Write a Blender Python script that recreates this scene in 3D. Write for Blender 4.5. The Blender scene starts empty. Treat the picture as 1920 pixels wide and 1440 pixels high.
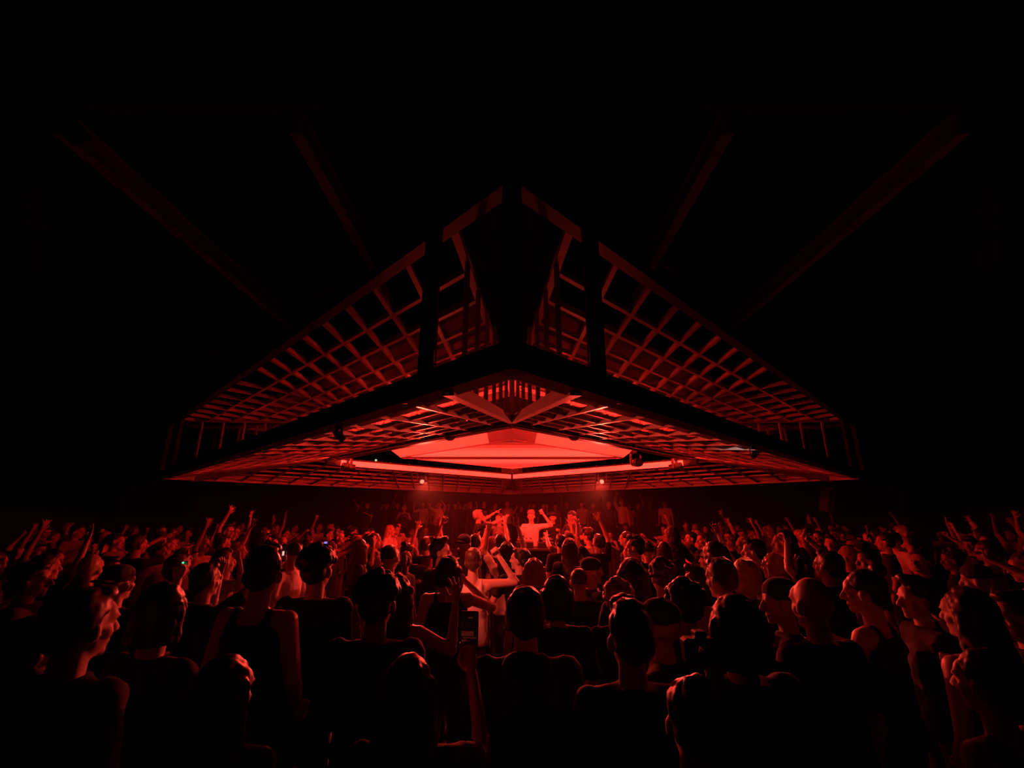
import bpy, bmesh, math, random
import numpy as np
from mathutils import Vector, Matrix, Euler, noise
R = math.radians
rnd = random.Random(11)
sc = bpy.context.scene
C = sc.collection

# ------------------------------------------------------------------ camera, world, exposure
CAM_H, LENS, TILT = 2.1, 15.76, R(16.25)
FPX = LENS / 36 * 1920
cam = bpy.data.objects.new('camera', bpy.data.cameras.new('camera'))
C.objects.link(cam)
cam.data.lens = LENS; cam.data.sensor_width = 36; cam.data.clip_start = .05; cam.data.clip_end = 200
cam.location = (0, 0, CAM_H); cam.rotation_euler = (R(90) + TILT, 0, 0)
sc.camera = cam
w = bpy.data.worlds.new('world'); sc.world = w; w.use_nodes = True
w.node_tree.nodes['Background'].inputs[0].default_value = (.0004, .0006, .0004, 1)
w.node_tree.nodes['Background'].inputs[1].default_value = 1
vs = sc.view_settings
vs.view_transform = 'Standard'; vs.look = 'None'; vs.gamma = 1; vs.exposure = 0; vs.use_curve_mapping = False
sc.cycles.use_light_tree = False; sc.cycles.adaptive_threshold = .03
sc.cycles.max_bounces = 3; sc.cycles.diffuse_bounces = 2; sc.cycles.glossy_bounces = 2
sc.cycles.sample_clamp_indirect = 25; sc.cycles.volume_bounces = 0
LIGHT_RED = (1, .0185, .0112)
HAZE = .0095
HOR = 720 + FPX * math.tan(TILT)
E_BOX, E_LED, E_SPOT, E_WASH, E_CROWD, E_SIDE, E_DOWN, E_NEAR = .8, 5.0, 50, 14, 1900, 60, 170, 150

# ------------------------------------------------------------------ helpers
def mat(name, col, rough=.6, metal=0, bump=0, scale=30, var=0, emit=None, es=0, spec=.5):
    m = bpy.data.materials.new(name); m.use_nodes = True
    nt = m.node_tree; b = nt.nodes['Principled BSDF']
    b.inputs['Base Color'].default_value = (*col, 1); b.inputs['Roughness'].default_value = rough
    b.inputs['Metallic'].default_value = metal; b.inputs['Specular IOR Level'].default_value = spec
    if emit:
        b.inputs['Emission Color'].default_value = (*emit, 1); b.inputs['Emission Strength'].default_value = es
    if bump or var:
        tc = nt.nodes.new('ShaderNodeTexCoord'); n = nt.nodes.new('ShaderNodeTexNoise')
        n.inputs['Scale'].default_value = scale; n.inputs['Detail'].default_value = 4
        nt.links.new(tc.outputs['Object'], n.inputs['Vector'])
        if bump:
            bp = nt.nodes.new('ShaderNodeBump'); bp.inputs['Strength'].default_value = bump
            nt.links.new(n.outputs['Fac'], bp.inputs['Height']); nt.links.new(bp.outputs['Normal'], b.inputs['Normal'])
        if var:
            mx = nt.nodes.new('ShaderNodeMix'); mx.data_type = 'RGBA'
            mx.inputs[6].default_value = (*[c * (1 - var) for c in col], 1)
            mx.inputs[7].default_value = (*[min(1, c * (1 + var)) for c in col], 1)
            nt.links.new(n.outputs['Fac'], mx.inputs[0]); nt.links.new(mx.outputs[2], b.inputs['Base Color'])
    return m
M = {
 'steel': mat('painted_steel', (.55, .52, .5), .42, .0, .05, 60, .15),
 'black_steel': mat('black_painted_steel', (.035, .036, .035), .5, 0, .05, 60, .1),
 'dark_steel': mat('dark_painted_steel', (.12, .12, .12), .5, 0, .05, 60, .1),
 'deck': mat('dark_deck_board', (.14, .13, .13), .7, 0, .1, 20, .2),
 'black_panel': mat('black_panel', (.008, .008, .008), .9, 0, .05, 20, .1, spec=.05),
 'white_panel': mat('backlit_skirt_fabric', (.3, .28, .27), .7, 0, .02, 40, .03, emit=LIGHT_RED, es=2.2),
 'led': mat('led_channel_diffuser', (.8, .8, .8), .5, emit=LIGHT_RED, es=E_LED),
 'added_led_near': mat('added_led_diffuser', (.8, .8, .8), .5, emit=LIGHT_RED, es=E_NEAR),
 'floor': mat('dark_concrete', (.05, .048, .046), .45, 0, .1, 8, .3),
 'wall': mat('black_wall_paint', (.02, .02, .019), .8, 0, .15, 12, .3),
 'ceil': mat('black_ceiling_paint', (.012, .013, .012), .85, 0, .1, 12, .3),
 'plastic': mat('black_plastic', (.03, .03, .03), .35, 0, .03, 80, .1),
 'glass': mat('lamp_lens', (.2, .2, .2), .08, .3, spec=.8),
 'lens_on': mat('lit_lamp_lens', (.8, .6, .5), .2, emit=(1, .2, .12), es=1.6),
 'lens_wash': mat('added_wash_lens', (.8, .6, .5), .2, emit=LIGHT_RED, es=3),
 'chrome': mat('brushed_metal', (.6, .6, .6), .25, 1, .03, 90, .1),
 'led_green': mat('green_indicator', (.02, .5, .2), .3, emit=(.03, .8, .3), es=2.2),
 'led_blue': mat('blue_phone_screen', (.1, .1, .5), .3, emit=(.25, .2, 1), es=1.2),
 'screen_red': mat('phone_screen_glow', (.05, .01, .01), .6, emit=(1, .1, .06), es=.05),
 'screen_off': mat('dark_phone_screen', (.01, .01, .01), .08, emit=(.3, .05, .04), es=.012),
 'screen_white': mat('bright_phone_screen', (.5, .5, .5), .2, emit=(1, .6, .5), es=.8),
 'led_dim': mat('small_indicator', (.2, .2, .1), .3, emit=(.5, .5, .3), es=.12),
 'eye': mat('eye', (.06, .05, .05), .2),
 'lip': mat('lips', (.42, .2, .18), .5),
}
SKIN = [mat('skin_light', (.62, .43, .35), .5, 0, .05, 120, .06), mat('skin_tan', (.5, .33, .25), .5, 0, .05, 120, .06),
        mat('skin_brown', (.3, .18, .13), .5, 0, .05, 120, .06)]
HAIRM = {'dark': mat('hair_dark', (.025, .02, .018), .45, 0, .6, 90, .3), 'brown': mat('hair_brown', (.09, .055, .035), .45, 0, .6, 90, .3),
         'blond': mat('hair_blond', (.5, .36, .2), .42, 0, .6, 90, .3), 'grey': mat('hair_grey', (.35, .33, .31), .5, 0, .6, 90, .2)}
CLOTH = {'black': mat('cloth_black', (.018, .018, .018), .85, 0, .25, 140, .2), 'charcoal': mat('cloth_charcoal', (.05, .05, .052), .85, 0, .25, 140, .2),
         'grey': mat('cloth_grey', (.22, .22, .22), .85, 0, .25, 140, .15), 'white': mat('cloth_white', (.75, .73, .7), .85, 0, .25, 140, .05),
         'denim': mat('cloth_denim', (.05, .065, .1), .85, 0, .3, 160, .25), 'beige': mat('cloth_beige', (.5, .42, .33), .85, 0, .25, 140, .1)}

def link(o, parent=None):
    C.objects.link(o)
    if parent: o.parent = parent
    return o
def mesh_obj(name, bm, m, parent=None, smooth=False):
    me = bpy.data.meshes.new(name); bm.normal_update(); bm.to_mesh(me); bm.free()
    for x in (m if isinstance(m, (list, tuple)) else [m]): me.materials.append(x)
    if smooth:
        for p in me.polygons: p.use_smooth = True
    return link(bpy.data.objects.new(name, me), parent)
def empty(name, loc=(0, 0, 0), rz=0):
    o = bpy.data.objects.new(name, None); o.location = loc; o.rotation_euler = (0, 0, rz); o.empty_display_size = .1
    return link(o)
def tag(o, label, cat, group=None):
    o['label'] = label; o['category'] = cat
    if group: o['group'] = group
    return o
def struct(o): o['kind'] = 'structure'; return o
def box(bm, c, s, M4=None):
    r = bmesh.ops.create_cube(bm, size=1)
    mt = Matrix.Translation(c) @ Matrix.Diagonal((*s, 1))
    if M4: mt = M4 @ mt
    bmesh.ops.transform(bm, matrix=mt, verts=r['verts'])
    return r['verts']
def bbox(name, c, s, m, parent=None, bev=0, rot=None):
    bm = bmesh.new(); box(bm, (0, 0, 0), s)
    if bev: bmesh.ops.bevel(bm, geom=bm.edges[:], offset=bev, segments=1, affect='EDGES', profile=.5)
    o = mesh_obj(name, bm, m, parent); o.location = c
    if rot: o.rotation_euler = rot
    return o
def cyl(bm, p0, p1, r0, r1=None, seg=14):
    p0, p1 = Vector(p0), Vector(p1); d = p1 - p0
    r = bmesh.ops.create_cone(bm, cap_ends=True, segments=seg, radius1=r0, radius2=r0 if r1 is None else r1, depth=d.length)
    q = d.to_track_quat('Z', 'Y').to_matrix().to_4x4()
    bmesh.ops.transform(bm, matrix=Matrix.Translation((p0 + p1) / 2) @ q, verts=r['verts'])
def cylo(name, p0, p1, r, m, parent=None, seg=16, r1=None):
    bm = bmesh.new(); cyl(bm, p0, p1, r, r1, seg); return mesh_obj(name, bm, m, parent)
_unit = {}
def unit_box(m):
    if m.name not in _unit:
        bm = bmesh.new(); bmesh.ops.create_cube(bm, size=1)
        me = bpy.data.meshes.new('bar'); bm.to_mesh(me); bm.free(); me.materials.append(m); _unit[m.name] = me
    return _unit[m.name]
def bar(name, p0, p1, wd, ht, m, parent, up=(0, 0, 1)):
    """straight bar: wd across, ht along 'up'"""
    p0, p1 = Vector(p0), Vector(p1); x = (p1 - p0); L = x.length
    if L < 1e-4: return None
    x.normalize(); z = Vector(up); y = z.cross(x).normalized(); z = x.cross(y)
    mt = Matrix((x, y, z)).transposed().to_4x4(); mt.translation = (p0 + p1) / 2
    o = bpy.data.objects.new(name, unit_box(m)); link(o, parent)
    o.matrix_world = mt @ Matrix.Diagonal((L, wd, ht, 1))
    return o
def at(px, py, h):
    """point of height h (above floor) seen at that pixel of the 1920x1440 frame"""
    dh = h - CAM_H; Z = FPX / math.cos(TILT) * dh / (HOR - py)
    y = (Z - dh * math.sin(TILT)) / math.cos(TILT)
    return Vector(((px - 960) * Z / FPX, y, h))
def at_y(px, py, y):
    t = (720 - py) / FPX; c, s = math.cos(TILT), math.sin(TILT)
    dh = y * (s + t * c) / (c - t * s); Z = y * c + dh * s
    return Vector(((px - 960) * Z / FPX, y, CAM_H + dh))

# ------------------------------------------------------------------ room
bm = bmesh.new(); box(bm, (0, 9, -.05), (30, 30, .1)); struct(mesh_obj('floor', bm, M['floor']))
bm = bmesh.new(); box(bm, (0, 9, 6.05), (30, 30, .1)); struct(mesh_obj('ceiling', bm, M['ceil']))
for nm, c, s in (('wall_left', (-15.05, 9, 3), (.1, 30, 6)), ('wall_right', (15.05, 9, 3), (.1, 30, 6)),
                 ('wall_back', (0, 24.05, 3), (30, 30 / 300, 6)), ('wall_front', (0, -6.05, 3), (30, .1, 6))):
    bm = bmesh.new(); box(bm, c, s); struct(mesh_obj(nm, bm, M['wall']))
# raised tier along the back of the room
bm = bmesh.new(); box(bm, (0, 20.75, .425), (18, 6.5, .85)); box(bm, (0, 17.45, .87), (18, .1, .06)); struct(mesh_obj('floor_raised_tier', bm, M['floor']))
# roof beams under the ceiling
HB = CAM_H + 3.3
k = 0
for ratio in (-1.24, -.59, .59, 1.237):
    k += 1; x = ratio * 3.3
    bm = bmesh.new(); box(bm, (x, 13.4, HB + .01), (.12, 20.3, .02)); box(bm, (x, 13.4, HB + .12), (.03, 20.3, .2)); box(bm, (x, 13.4, HB + .23), (.12, 20.3, .02))
    struct(mesh_obj('trim_%d' % k, bm, M['steel']))
bm = bmesh.new(); box(bm, (2.95, 3.2, HB + .3), (2.4, .1, .12)); struct(mesh_obj('trim_5', bm, M['dark_steel']))
bm = bmesh.new(); box(bm, (-2.95, 3.2, HB + .3), (2.4, .1, .12)); struct(mesh_obj('trim_6', bm, M['dark_steel']))

# ------------------------------------------------------------------ suspended square lattice canopy
CY, D, DI, DU = 9.6, 7.45, 3.94, 2.55
ZB, ZT, ZI = CAM_H + .713, CAM_H + 1.96, CAM_H + 1.143
corner = [Vector((0, -1, 0)), Vector((-1, 0, 0)), Vector((0, 1, 0)), Vector((1, 0, 0))]
cen = Vector((0, CY, 0))
canopy = empty('suspended_canopy', (0, CY, ZT))
tag(canopy, 'huge square lattice canopy of red-lit bars hanging over the crowd', 'canopy')
bpy.context.view_layer.update()
def P3(v, z): return Vector((v.x, v.y, z))
def side_pt(i, j, s, p, z):
    """i->j corner ids; s metres along the outer edge from corner i, p metres inward"""
    A = cen + corner[i] * D; B = cen + corner[j] * D
    sd = (B - A).normalized(); n = ((cen - (A + B) / 2)).normalized()
    q = A + sd * s + n * p
    return Vector((q.x, q.y, z(p) if callable(z) else z))
L = D * math.sqrt(2)
PU = (D - DU) / math.sqrt(2); PL = (D - DI) / math.sqrt(2)
zu = lambda p: ZT - .05
zl = lambda p: ZB + .02 + (ZI - ZB) * p / PL
WH = .42                     # half width of the corner wedge at the outer edge
def wedge(p, P):             # extra s-offset of the lattice end from the mitre
    return WH * math.sqrt(2) * max(0, 1 - p / P)
def clip_rib(s0, k, P, L):
    """rib s = s0 + k p ; return p-range inside the lattice"""
    ps = [q * P / 60 for q in range(61)]
    ok = [p for p in ps if p + wedge(p, P) - 1e-6 <= s0 + k * p <= L - p - wedge(p, P) + 1e-6]
    return (ok[0], ok[-1]) if len(ok) > 1 else None
sides = [(0, 1), (0, 3), (2, 1), (2, 3)]
for (i, j) in sides:
    pt = lambda s, p, z: side_pt(i, j, s, p, z)
    up = (0, 0, 1)
    # outer frame
    bar('top_beam', pt(0, .05, ZT - .05), pt(L, .05, ZT - .05), .1, .1, M['black_steel'], canopy)
    bar('bottom_beam', pt(0, .06, ZB + .08), pt(L, .06, ZB + .08), .12, .16, M['black_steel'], canopy)
    bar('inner_fascia', pt(.14, .135, ZB + .075), pt(L - .14, .135, ZB + .075), .02, .15, M['steel'], canopy)
    # upper lattice
    for r in range(9):
        p = .52 + .38 * r
        if p > PU - .1: break
        a = p + wedge(p, PU)
        bar('lattice_row', pt(a, p, zu(p)), pt(L - a, p, zu(p)), .045, .055, M['steel'], canopy)
    bar('inner_top_beam', pt(PU, PU, zu(0)), pt(L - PU, PU, zu(0)), .1, .14, M['dark_steel'], canopy)
    for q in range(40):
        t = .84 + .375 * q
        s0 = t * math.sqrt(2); kk = .93 if t < 3.5 else .06
        if t > D - .5: break
        if t > 3.5 and t < 4.1: continue
        c = clip_rib(s0, kk, PU, L)
        if c: bar('lattice_rib', pt(s0 + kk * c[0], c[0] + .02, zu(0)), pt(s0 + kk * c[1], c[1], zu(0)), .045, .055, M['steel'], canopy)
    for e in (0, 1):          # wedge edges at both ends
        a0, a1 = wedge(0, PU), PU
        s_a, s_b = (a0, a1) if e == 0 else (L - a0, L - a1)
        bar('wedge_rail', pt(s_a, .02, zu(0)), pt(s_b, PU, zu(0)), .06, .09, M['steel'], canopy)
        a0, a1 = wedge(0, PL), PL
        s_a, s_b = (a0, a1) if e == 0 else (L - a0, L - a1)
        bar('wedge_rail', pt(s_a, .05, zl(0)), pt(s_b, PL, zl(PL)), .07, .09, M['steel'], canopy)
        for q in range(1, 12):   # upright slats between the two layers along the wedge
            p = .1 + q * .33
            if p > PL: break
            s = p + wedge(p, PL); s = s if e == 0 else L - s
            su = s
            bar('upright_slat', pt(s, p, zl(p) + .04), pt(su, p, zu(p) - .03), .03, .04, M['steel'], canopy, (1, 0, 0))
        s = .6 * math.sqrt(2); s = s if e == 0 else L - s
        bar('post', pt(s, .06, ZB + .1), pt(s, .06, ZT - .05), .1, .1, M['black_steel'], canopy, (1, 0, 0))
    # deck boards above the lattice
    nb = 4
    for q in range(nb):
        pa = .93 + (PU - .93) * q / nb; pb = .93 + (PU - .93) * (q + 1) / nb - .015
        bm = bmesh.new(); vv = []
        for z in (ZT + .03, ZT + .05):
            vv += [bm.verts.new(pt(pa, pa, z) - canopy.location), bm.verts.new(pt(L - pa, pa, z) - canopy.location),
                   bm.verts.new(pt(L - pb, pb, z) - canopy.location), bm.verts.new(pt(pb, pb, z) - canopy.location)]
        for f in ((0, 1, 2, 3), (7, 6, 5, 4), (0, 4, 5, 1), (1, 5, 6, 2), (2, 6, 7, 3), (3, 7, 4, 0)): bm.faces.new([vv[a] for a in f])
        bmesh.ops.recalc_face_normals(bm, faces=bm.faces[:])
        mesh_obj('deck_board', bm, M['deck'], canopy)
    # lower sloping lattice
    nrm = (pt(L / 2, PL, zl(PL)) - pt(L / 2, 0, zl(0))).normalized().cross((pt(L, 0, 0) - pt(0, 0, 0)).normalized())
    if nrm.z < 0: nrm = -nrm
    for r in range(1, 7):
        p = .36 * r
        a = p + wedge(p, PL)
        bar('lattice_row', pt(a, p, zl(p)), pt(L - a, p, zl(p)), .03, .036, M['steel'], canopy)
    for q in range(40):
        t = .74 + .375 * q
        if t > D - .6: break
        s0 = t * math.sqrt(2); kk = .72 if t < D / 2 else -.05
        if D / 2 < t < D / 2 + .36: continue
        c = clip_rib(s0, kk, PL, L)
        if c: bar('lattice_rib', pt(s0 + kk * c[0], c[0] + .03, zl(c[0])), pt(s0 + kk * c[1], c[1], zl(c[1])), .03, .045, M['steel'], canopy)
    zo = .1 if i == 0 else 0
    bar('inner_beam', pt(PL, PL, ZI - .05 + zo), pt(L - PL, PL, ZI - .05 + zo), .08, .16, M['black_steel'], canopy)
    e0, e1 = (.9, .3) if i == 0 else (.12, .3)
    if i == 0: bar('added_led_lip', pt(PL + .1, PL + .07, ZI - .14 + zo), pt(L - PL - .1, PL + .07, ZI - .14 + zo), .12, .012, M['black_steel'], canopy)  # lip added to hide the near strip from below
    bar('led_channel', pt(PL + e0, PL + .06, ZI - .07 + zo), pt(L - PL - e1, PL + .06, ZI - .07 + zo), .03, .115, M['added_led_near' if i == 0 else 'led'], canopy)  # near strips are unseen, added to light skirts, crowd and far lattice
for n in range(4):
    v = cen + corner[n] * (D - .05)
    bar('corner_post', P3(v, ZB + .1), P3(v, ZT - .05), .08, .08, M['dark_steel'], canopy, (1, 1, 0))
    # black wedge panel on the mitre of the upper layer
    d = corner[n]; sd = Vector((-d.y, d.x, 0)); bm = bmesh.new(); vv = []
    for z in (ZT - .03, ZT - .01):
        for q in (d * (D - .1), d * (D - WH) + sd * WH, d * DU, d * (D - WH) - sd * WH):
            vv.append(bm.verts.new(P3(cen + q, z) - canopy.location))
    for f in ((0, 1, 2, 3), (7, 6, 5, 4), (0, 4, 5, 1), (1, 5, 6, 2), (2, 6, 7, 3), (3, 7, 4, 0)): bm.faces.new([vv[a] for a in f])
    bmesh.ops.recalc_face_normals(bm, faces=bm.faces[:]); mesh_obj('wedge_panel', bm, M['black_panel'], canopy)
    # hanger rod to the ceiling
    v = cen + d * (DU + .4)
    bar('hanger_rod', P3(v, ZT), P3(v, 6.0), .03, .03, M['dark_steel'], canopy, (1, 0, 0))

# ------------------------------------------------------------------ glowing light box in the middle of the canopy
boxo = empty('light_box', (0, CY, CAM_H + 1.16)); bpy.context.view_layer.update()
tag(boxo, 'large glowing orange-red square light box hanging inside the canopy', 'light box')
BB, BT, hb, ht = 2.36, 2.6, 0.0, .17
def quad_solid(name, pts, m, parent, th=.02, nd=None):
    bm = bmesh.new(); pts = [Vector(p) for p in pts]
    n = nd or (pts[1] - pts[0]).cross(pts[2] - pts[0]).normalized()
    a = [bm.verts.new(p) for p in pts]; b = [bm.verts.new(p + n * th) for p in pts]
    bm.faces.new(a); bm.faces.new(b[::-1])
    for i in range(len(pts)): bm.faces.new([a[i], a[(i + 1) % len(pts)], b[(i + 1) % len(pts)], b[i]])
    bmesh.ops.recalc_face_normals(bm, faces=bm.faces[:]); return mesh_obj(name, bm, m, parent)
for i in range(4):
    a, b = corner[i], corner[(i + 1) % 4]
    n = (a + b).normalized()
    quad_solid('skirt', [a * BB + Vector((0, 0, hb)), b * BB + Vector((0, 0, hb)), b * BT + Vector((0, 0, ht)), a * BT + Vector((0, 0, ht))], M['white_panel'], boxo, .02, -n)
    bar('edge_trim', a * (BB + .012) + Vector((0, CY, CAM_H + 1.163)), b * (BB + .012) + Vector((0, CY, CAM_H + 1.163)), .02, .014, M['black_steel'], boxo)
    quad_solid('crown_frame', [a * BT + Vector((0, 0, ht)), b * BT + Vector((0, 0, ht)), b * BT + Vector((0, 0, .72)), a * BT + Vector((0, 0, .72))], M['black_panel'], boxo, .03, -n)
BBi = BB - .03
LEVELS = (7.5, 7.2, 6.6, 4.6, 2.0, .6, .12)      # panel's brightness falloff painted into the emission row by row, seam to corner
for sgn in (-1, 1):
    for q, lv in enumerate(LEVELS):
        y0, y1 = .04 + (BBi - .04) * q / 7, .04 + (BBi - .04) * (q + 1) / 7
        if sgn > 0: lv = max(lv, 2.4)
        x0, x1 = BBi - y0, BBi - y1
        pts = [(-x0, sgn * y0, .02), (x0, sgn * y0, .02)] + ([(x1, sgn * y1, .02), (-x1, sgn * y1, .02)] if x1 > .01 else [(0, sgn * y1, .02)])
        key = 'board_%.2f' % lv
        if key not in M: M[key] = mat('painted_glow_row_diffuser_%.2f' % lv, (.6, .55, .5), .6, emit=LIGHT_RED, es=lv * E_BOX)
        quad_solid('painted_glow_row', pts, M[key], boxo, .02, Vector((0, 0, 1)))
bbox('seam_rail', (0, 0, 0), (2 * BB - .1, .1, .05), M['black_steel'], boxo)
bm = bmesh.new()
vv = [bm.verts.new(corner[i] * (BT - .03) + Vector((0, 0, z))) for z in (.7, .72) for i in range(4)]
for f in ((0, 1, 2, 3), (7, 6, 5, 4), (0, 4, 5, 1), (1, 5, 6, 2), (2, 6, 7, 3), (3, 7, 4, 0)): bm.faces.new([vv[a] for a in f])
bmesh.ops.recalc_face_normals(bm, faces=bm.faces[:]); mesh_obj('added_lid', bm, M['black_panel'], boxo)  # unseen top added to stop light leaking upward
for s in (-1, 1): cylo('hanger_rod', (s * .8, 0, .02), (s * .8, 0, 6 - CAM_H - 1.16), .012, M['dark_steel'], boxo, 8)

# ------------------------------------------------------------------ moving-head lamps
def moving_head(loc, aim, label, on=True, power=0, size=35, hang=True, pole=False, group='moving-head lamps', col=(1, .12, .075), name='moving_head_lamp', k=1.0):
    loc = Vector(loc); t = tag(empty(name, loc), label, 'lamp', group); t.scale = (k, k, k)
    bbox('base', (0, 0, -.04), (.15, .15, .08), M['black_panel'], t, .015)
    if hang: bbox('clamp', (0, 0, .02), (.05, .08, .06), M['dark_steel'], t)
    if pole: cylo('drop_pole', (0, 0, .04), (0, 0, 6 - loc.z), .02, M['dark_steel'], t, 10)
    d = (Vector(aim) - (loc + Vector((0, 0, -.2)))).normalized()
    yaw = math.atan2(-d.x, d.y)
    for s in (-1, 1): bbox('yoke_arm', (s * .1 * math.cos(yaw), s * .1 * math.sin(yaw), -.16), (.025, .06, .2), M['plastic'], t, .006, (0, 0, yaw))
    bm = bmesh.new(); c = Vector((0, 0, -.22))
    cyl(bm, c - d * .12, c + d * .06, .06, .08, 18); cyl(bm, c + d * .06, c + d * .14, .08, .075, 18)
    hd = mesh_obj('lamp_head', bm, M['plastic'], t)
    bm = bmesh.new(); cyl(bm, c + d * .138, c + d * .15, .05, .05, 18)
    mesh_obj('lens', bm, M['lens_on'] if on else M['glass'], hd)
    if power:
        l = bpy.data.lights.new('beam', 'SPOT'); l.energy = power; l.spot_size = R(size); l.spot_blend = .9; l.color = col; l.shadow_soft_size = .04
        o = bpy.data.objects.new('beam', l); link(o, t); o.location = c + d * .2
        o.rotation_euler = d.to_track_quat('-Z', 'Y').to_euler()
    return t
def added_wash_lamp(loc, aim, label, power, size=150):
    """added can lamp on a rod inside the canopy, put in to light the lattice"""
    loc = Vector(loc); t = tag(empty('added_wash_lamp', loc), label, 'lamp', 'added wash lamps inside the canopy')
    d = (Vector(aim) - loc).normalized()
    bm = bmesh.new(); cyl(bm, -d * .09, d * .05, .045, .06, 14); cyl(bm, -d * .12, -d * .09, .02, .045, 14); can = mesh_obj('can', bm, M['plastic'], t)
    bm = bmesh.new(); cyl(bm, d * .05, d * .058, .05, .05, 14); mesh_obj('lens', bm, M['lens_wash'], can)
    cylo('hanger_rod', (0, 0, .03), (0, 0, ZT - .1 - loc.z), .012, M['dark_steel'], t, 8)
    l = bpy.data.lights.new('beam', 'SPOT'); l.energy = power; l.spot_size = R(size); l.spot_blend = .5; l.color = LIGHT_RED; l.shadow_soft_size = .05
    o = bpy.data.objects.new('beam', l); link(o, t); o.location = d * .12; o.rotation_euler = d.to_track_quat('-Z', 'Y').to_euler()
dj = Vector((.38, 9.9, 0))
for sx, nm in ((-1, 'left'), (1, 'right')):
    moving_head((sx * 2.25, 11.35, ZI - .1), (sx * .1, 5.6, .9), 'small lit moving-head lamp %s below the glowing light box' % nm, True, E_CROWD, 62, name='moving_head_lamp', col=(1, .055, .034))
    moving_head((sx * .6, 6.15, ZI + .45), (.4, 9.9, 1.9), 'added lamp %s hidden behind the slatted near corner of the canopy' % nm, False, E_SPOT, 34)  # out-of-sight pair added to light the DJ
    moving_head((sx * 3.45, 9.6, ZI + .05), (sx * 8, 5.6, ZI + .25), 'added dark lamp under the %s corner of the glowing light box' % nm, False, E_SIDE, 110, col=LIGHT_RED)  # pair added to light the sloping lattice from the side
    moving_head((sx * .95, 6.75, ZI + .3), (sx * .45, 5.3, 1.2), 'dark down-facing lamp %s of the near corner of the light box' % nm, False, E_DOWN, 84, col=(1, .05, .03))
    quad_solid('corner_cap', [Vector((-sx * .01, -BT - .01, ht + .01)), Vector((sx * .42, -BT + .42, ht + .01)), Vector((sx * .38, -BB + .38, hb + .005)), Vector((-sx * .01, -BB - .01, hb + .005))], M['dark_steel'], boxo, .012, Vector((sx, -1, 0)).normalized())
WHERE = ['near left side', 'far left side', 'far right side', 'near right side']
for i in range(4):
    a, b = corner[i], corner[(i + 1) % 4]
    for q, f in enumerate((.2, .8)):
        v = cen + (a * (1 - f) + b * f) * 3.25; out = (a + b).normalized()
        which = ['near corner', 'left corner', 'far corner', 'right corner'][i if q == 0 else (i + 1) % 4]
        added_wash_lamp(P3(v, ZI + .3), P3(v + out * 2 + (b - a) * (.35 * (2 * f - 1)), ZI + .5), 'added can lamp inside the canopy on its %s towards the %s' % (WHERE[i], which), E_WASH)  # lamps added to brighten the lattice from inside
moving_head((-1.42, 3.65, ZB - .005), (-.28, 5.0, 1.4), 'added dark lamp under the near left bottom beam of the canopy', False, 230, 34, col=(1, .075, .048), k=.38)  # small lamp added to light the white tank top man from behind
moving_head((2.6, 4.83, ZB - .005), (1.5, 3.3, 1.4), 'added dark lamp under the near right bottom beam of the canopy', False, 70, 40, col=(1, .075, .048), k=.38)  # small lamp added to light the pale hooded top
hit = None
for q in range(300):
    v = at_y(1375, 836, 3 + q * .02); pp = ((v.y - CY + D) - v.x) / math.sqrt(2)
    if pp > 0 and v.z >= zl(pp) and hit is None: hit = v
hit = hit or at_y(1375, 836, 6.5)
moving_head((2.25, 8.2, ZI - .02), hit, 'tiny cyan pin-spot lamp on the near right inner edge of the canopy', False, 420, 12, col=(.35, 1, .85), name='pin_spot_lamp', group='pin spots')
p = at(400, 622, CAM_H + 2.7); moving_head(p, p + Vector((.6, .5, -.6)), 'dark moving-head lamp near the ceiling left of the canopy', False, 0, pole=True)
p = at(1606, 548, CAM_H + 2.9); moving_head(p, p + Vector((-.6, .5, -.6)), 'dark moving-head lamp near the ceiling right of the canopy', False, 0, pole=True)
p = at(137, 190, CAM_H + 3.2); moving_head(p, p + Vector((.5, .8, -.8)), 'dark lamp with faint yellow outline near the ceiling top left', False, 0, pole=True)

# ------------------------------------------------------------------ people: one continuous remeshed body each, hair and clothes as children
def tube(bm, p0, r0, p1, r1, seg=10, rings=4):
    """closed tapered capsule"""
    p0, p1 = Vector(p0), Vector(p1); d = p1 - p0; Ln = d.length
    q = (d / Ln).to_track_quat('Z', 'Y').to_matrix() if Ln > 1e-6 else Matrix.Identity(3)
    prof = [(-r0 * math.cos(a), r0 * math.sin(a)) for a in [math.pi / 2 * k / rings for k in range(1, rings + 1)]]
    prof += [(Ln + r1 * math.sin(a), r1 * math.cos(a)) for a in [math.pi / 2 * k / rings for k in range(0, rings)]]
    ring = []
    for (z, r) in prof:
        ring.append([bm.verts.new(p0 + q @ Vector((r * math.cos(2 * math.pi * k / seg), r * math.sin(2 * math.pi * k / seg), z))) for k in range(seg)])
    a = bm.verts.new(p0 + q @ Vector((0, 0, -r0))); b = bm.verts.new(p0 + q @ Vector((0, 0, Ln + r1)))
    for k in range(seg):
        k2 = (k + 1) % seg
        bm.faces.new((a, ring[0][k2], ring[0][k])); bm.faces.new((b, ring[-1][k], ring[-1][k2]))
        for i in range(len(ring) - 1): bm.faces.new((ring[i][k], ring[i][k2], ring[i + 1][k2], ring[i + 1][k]))
_sph = {}
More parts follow.
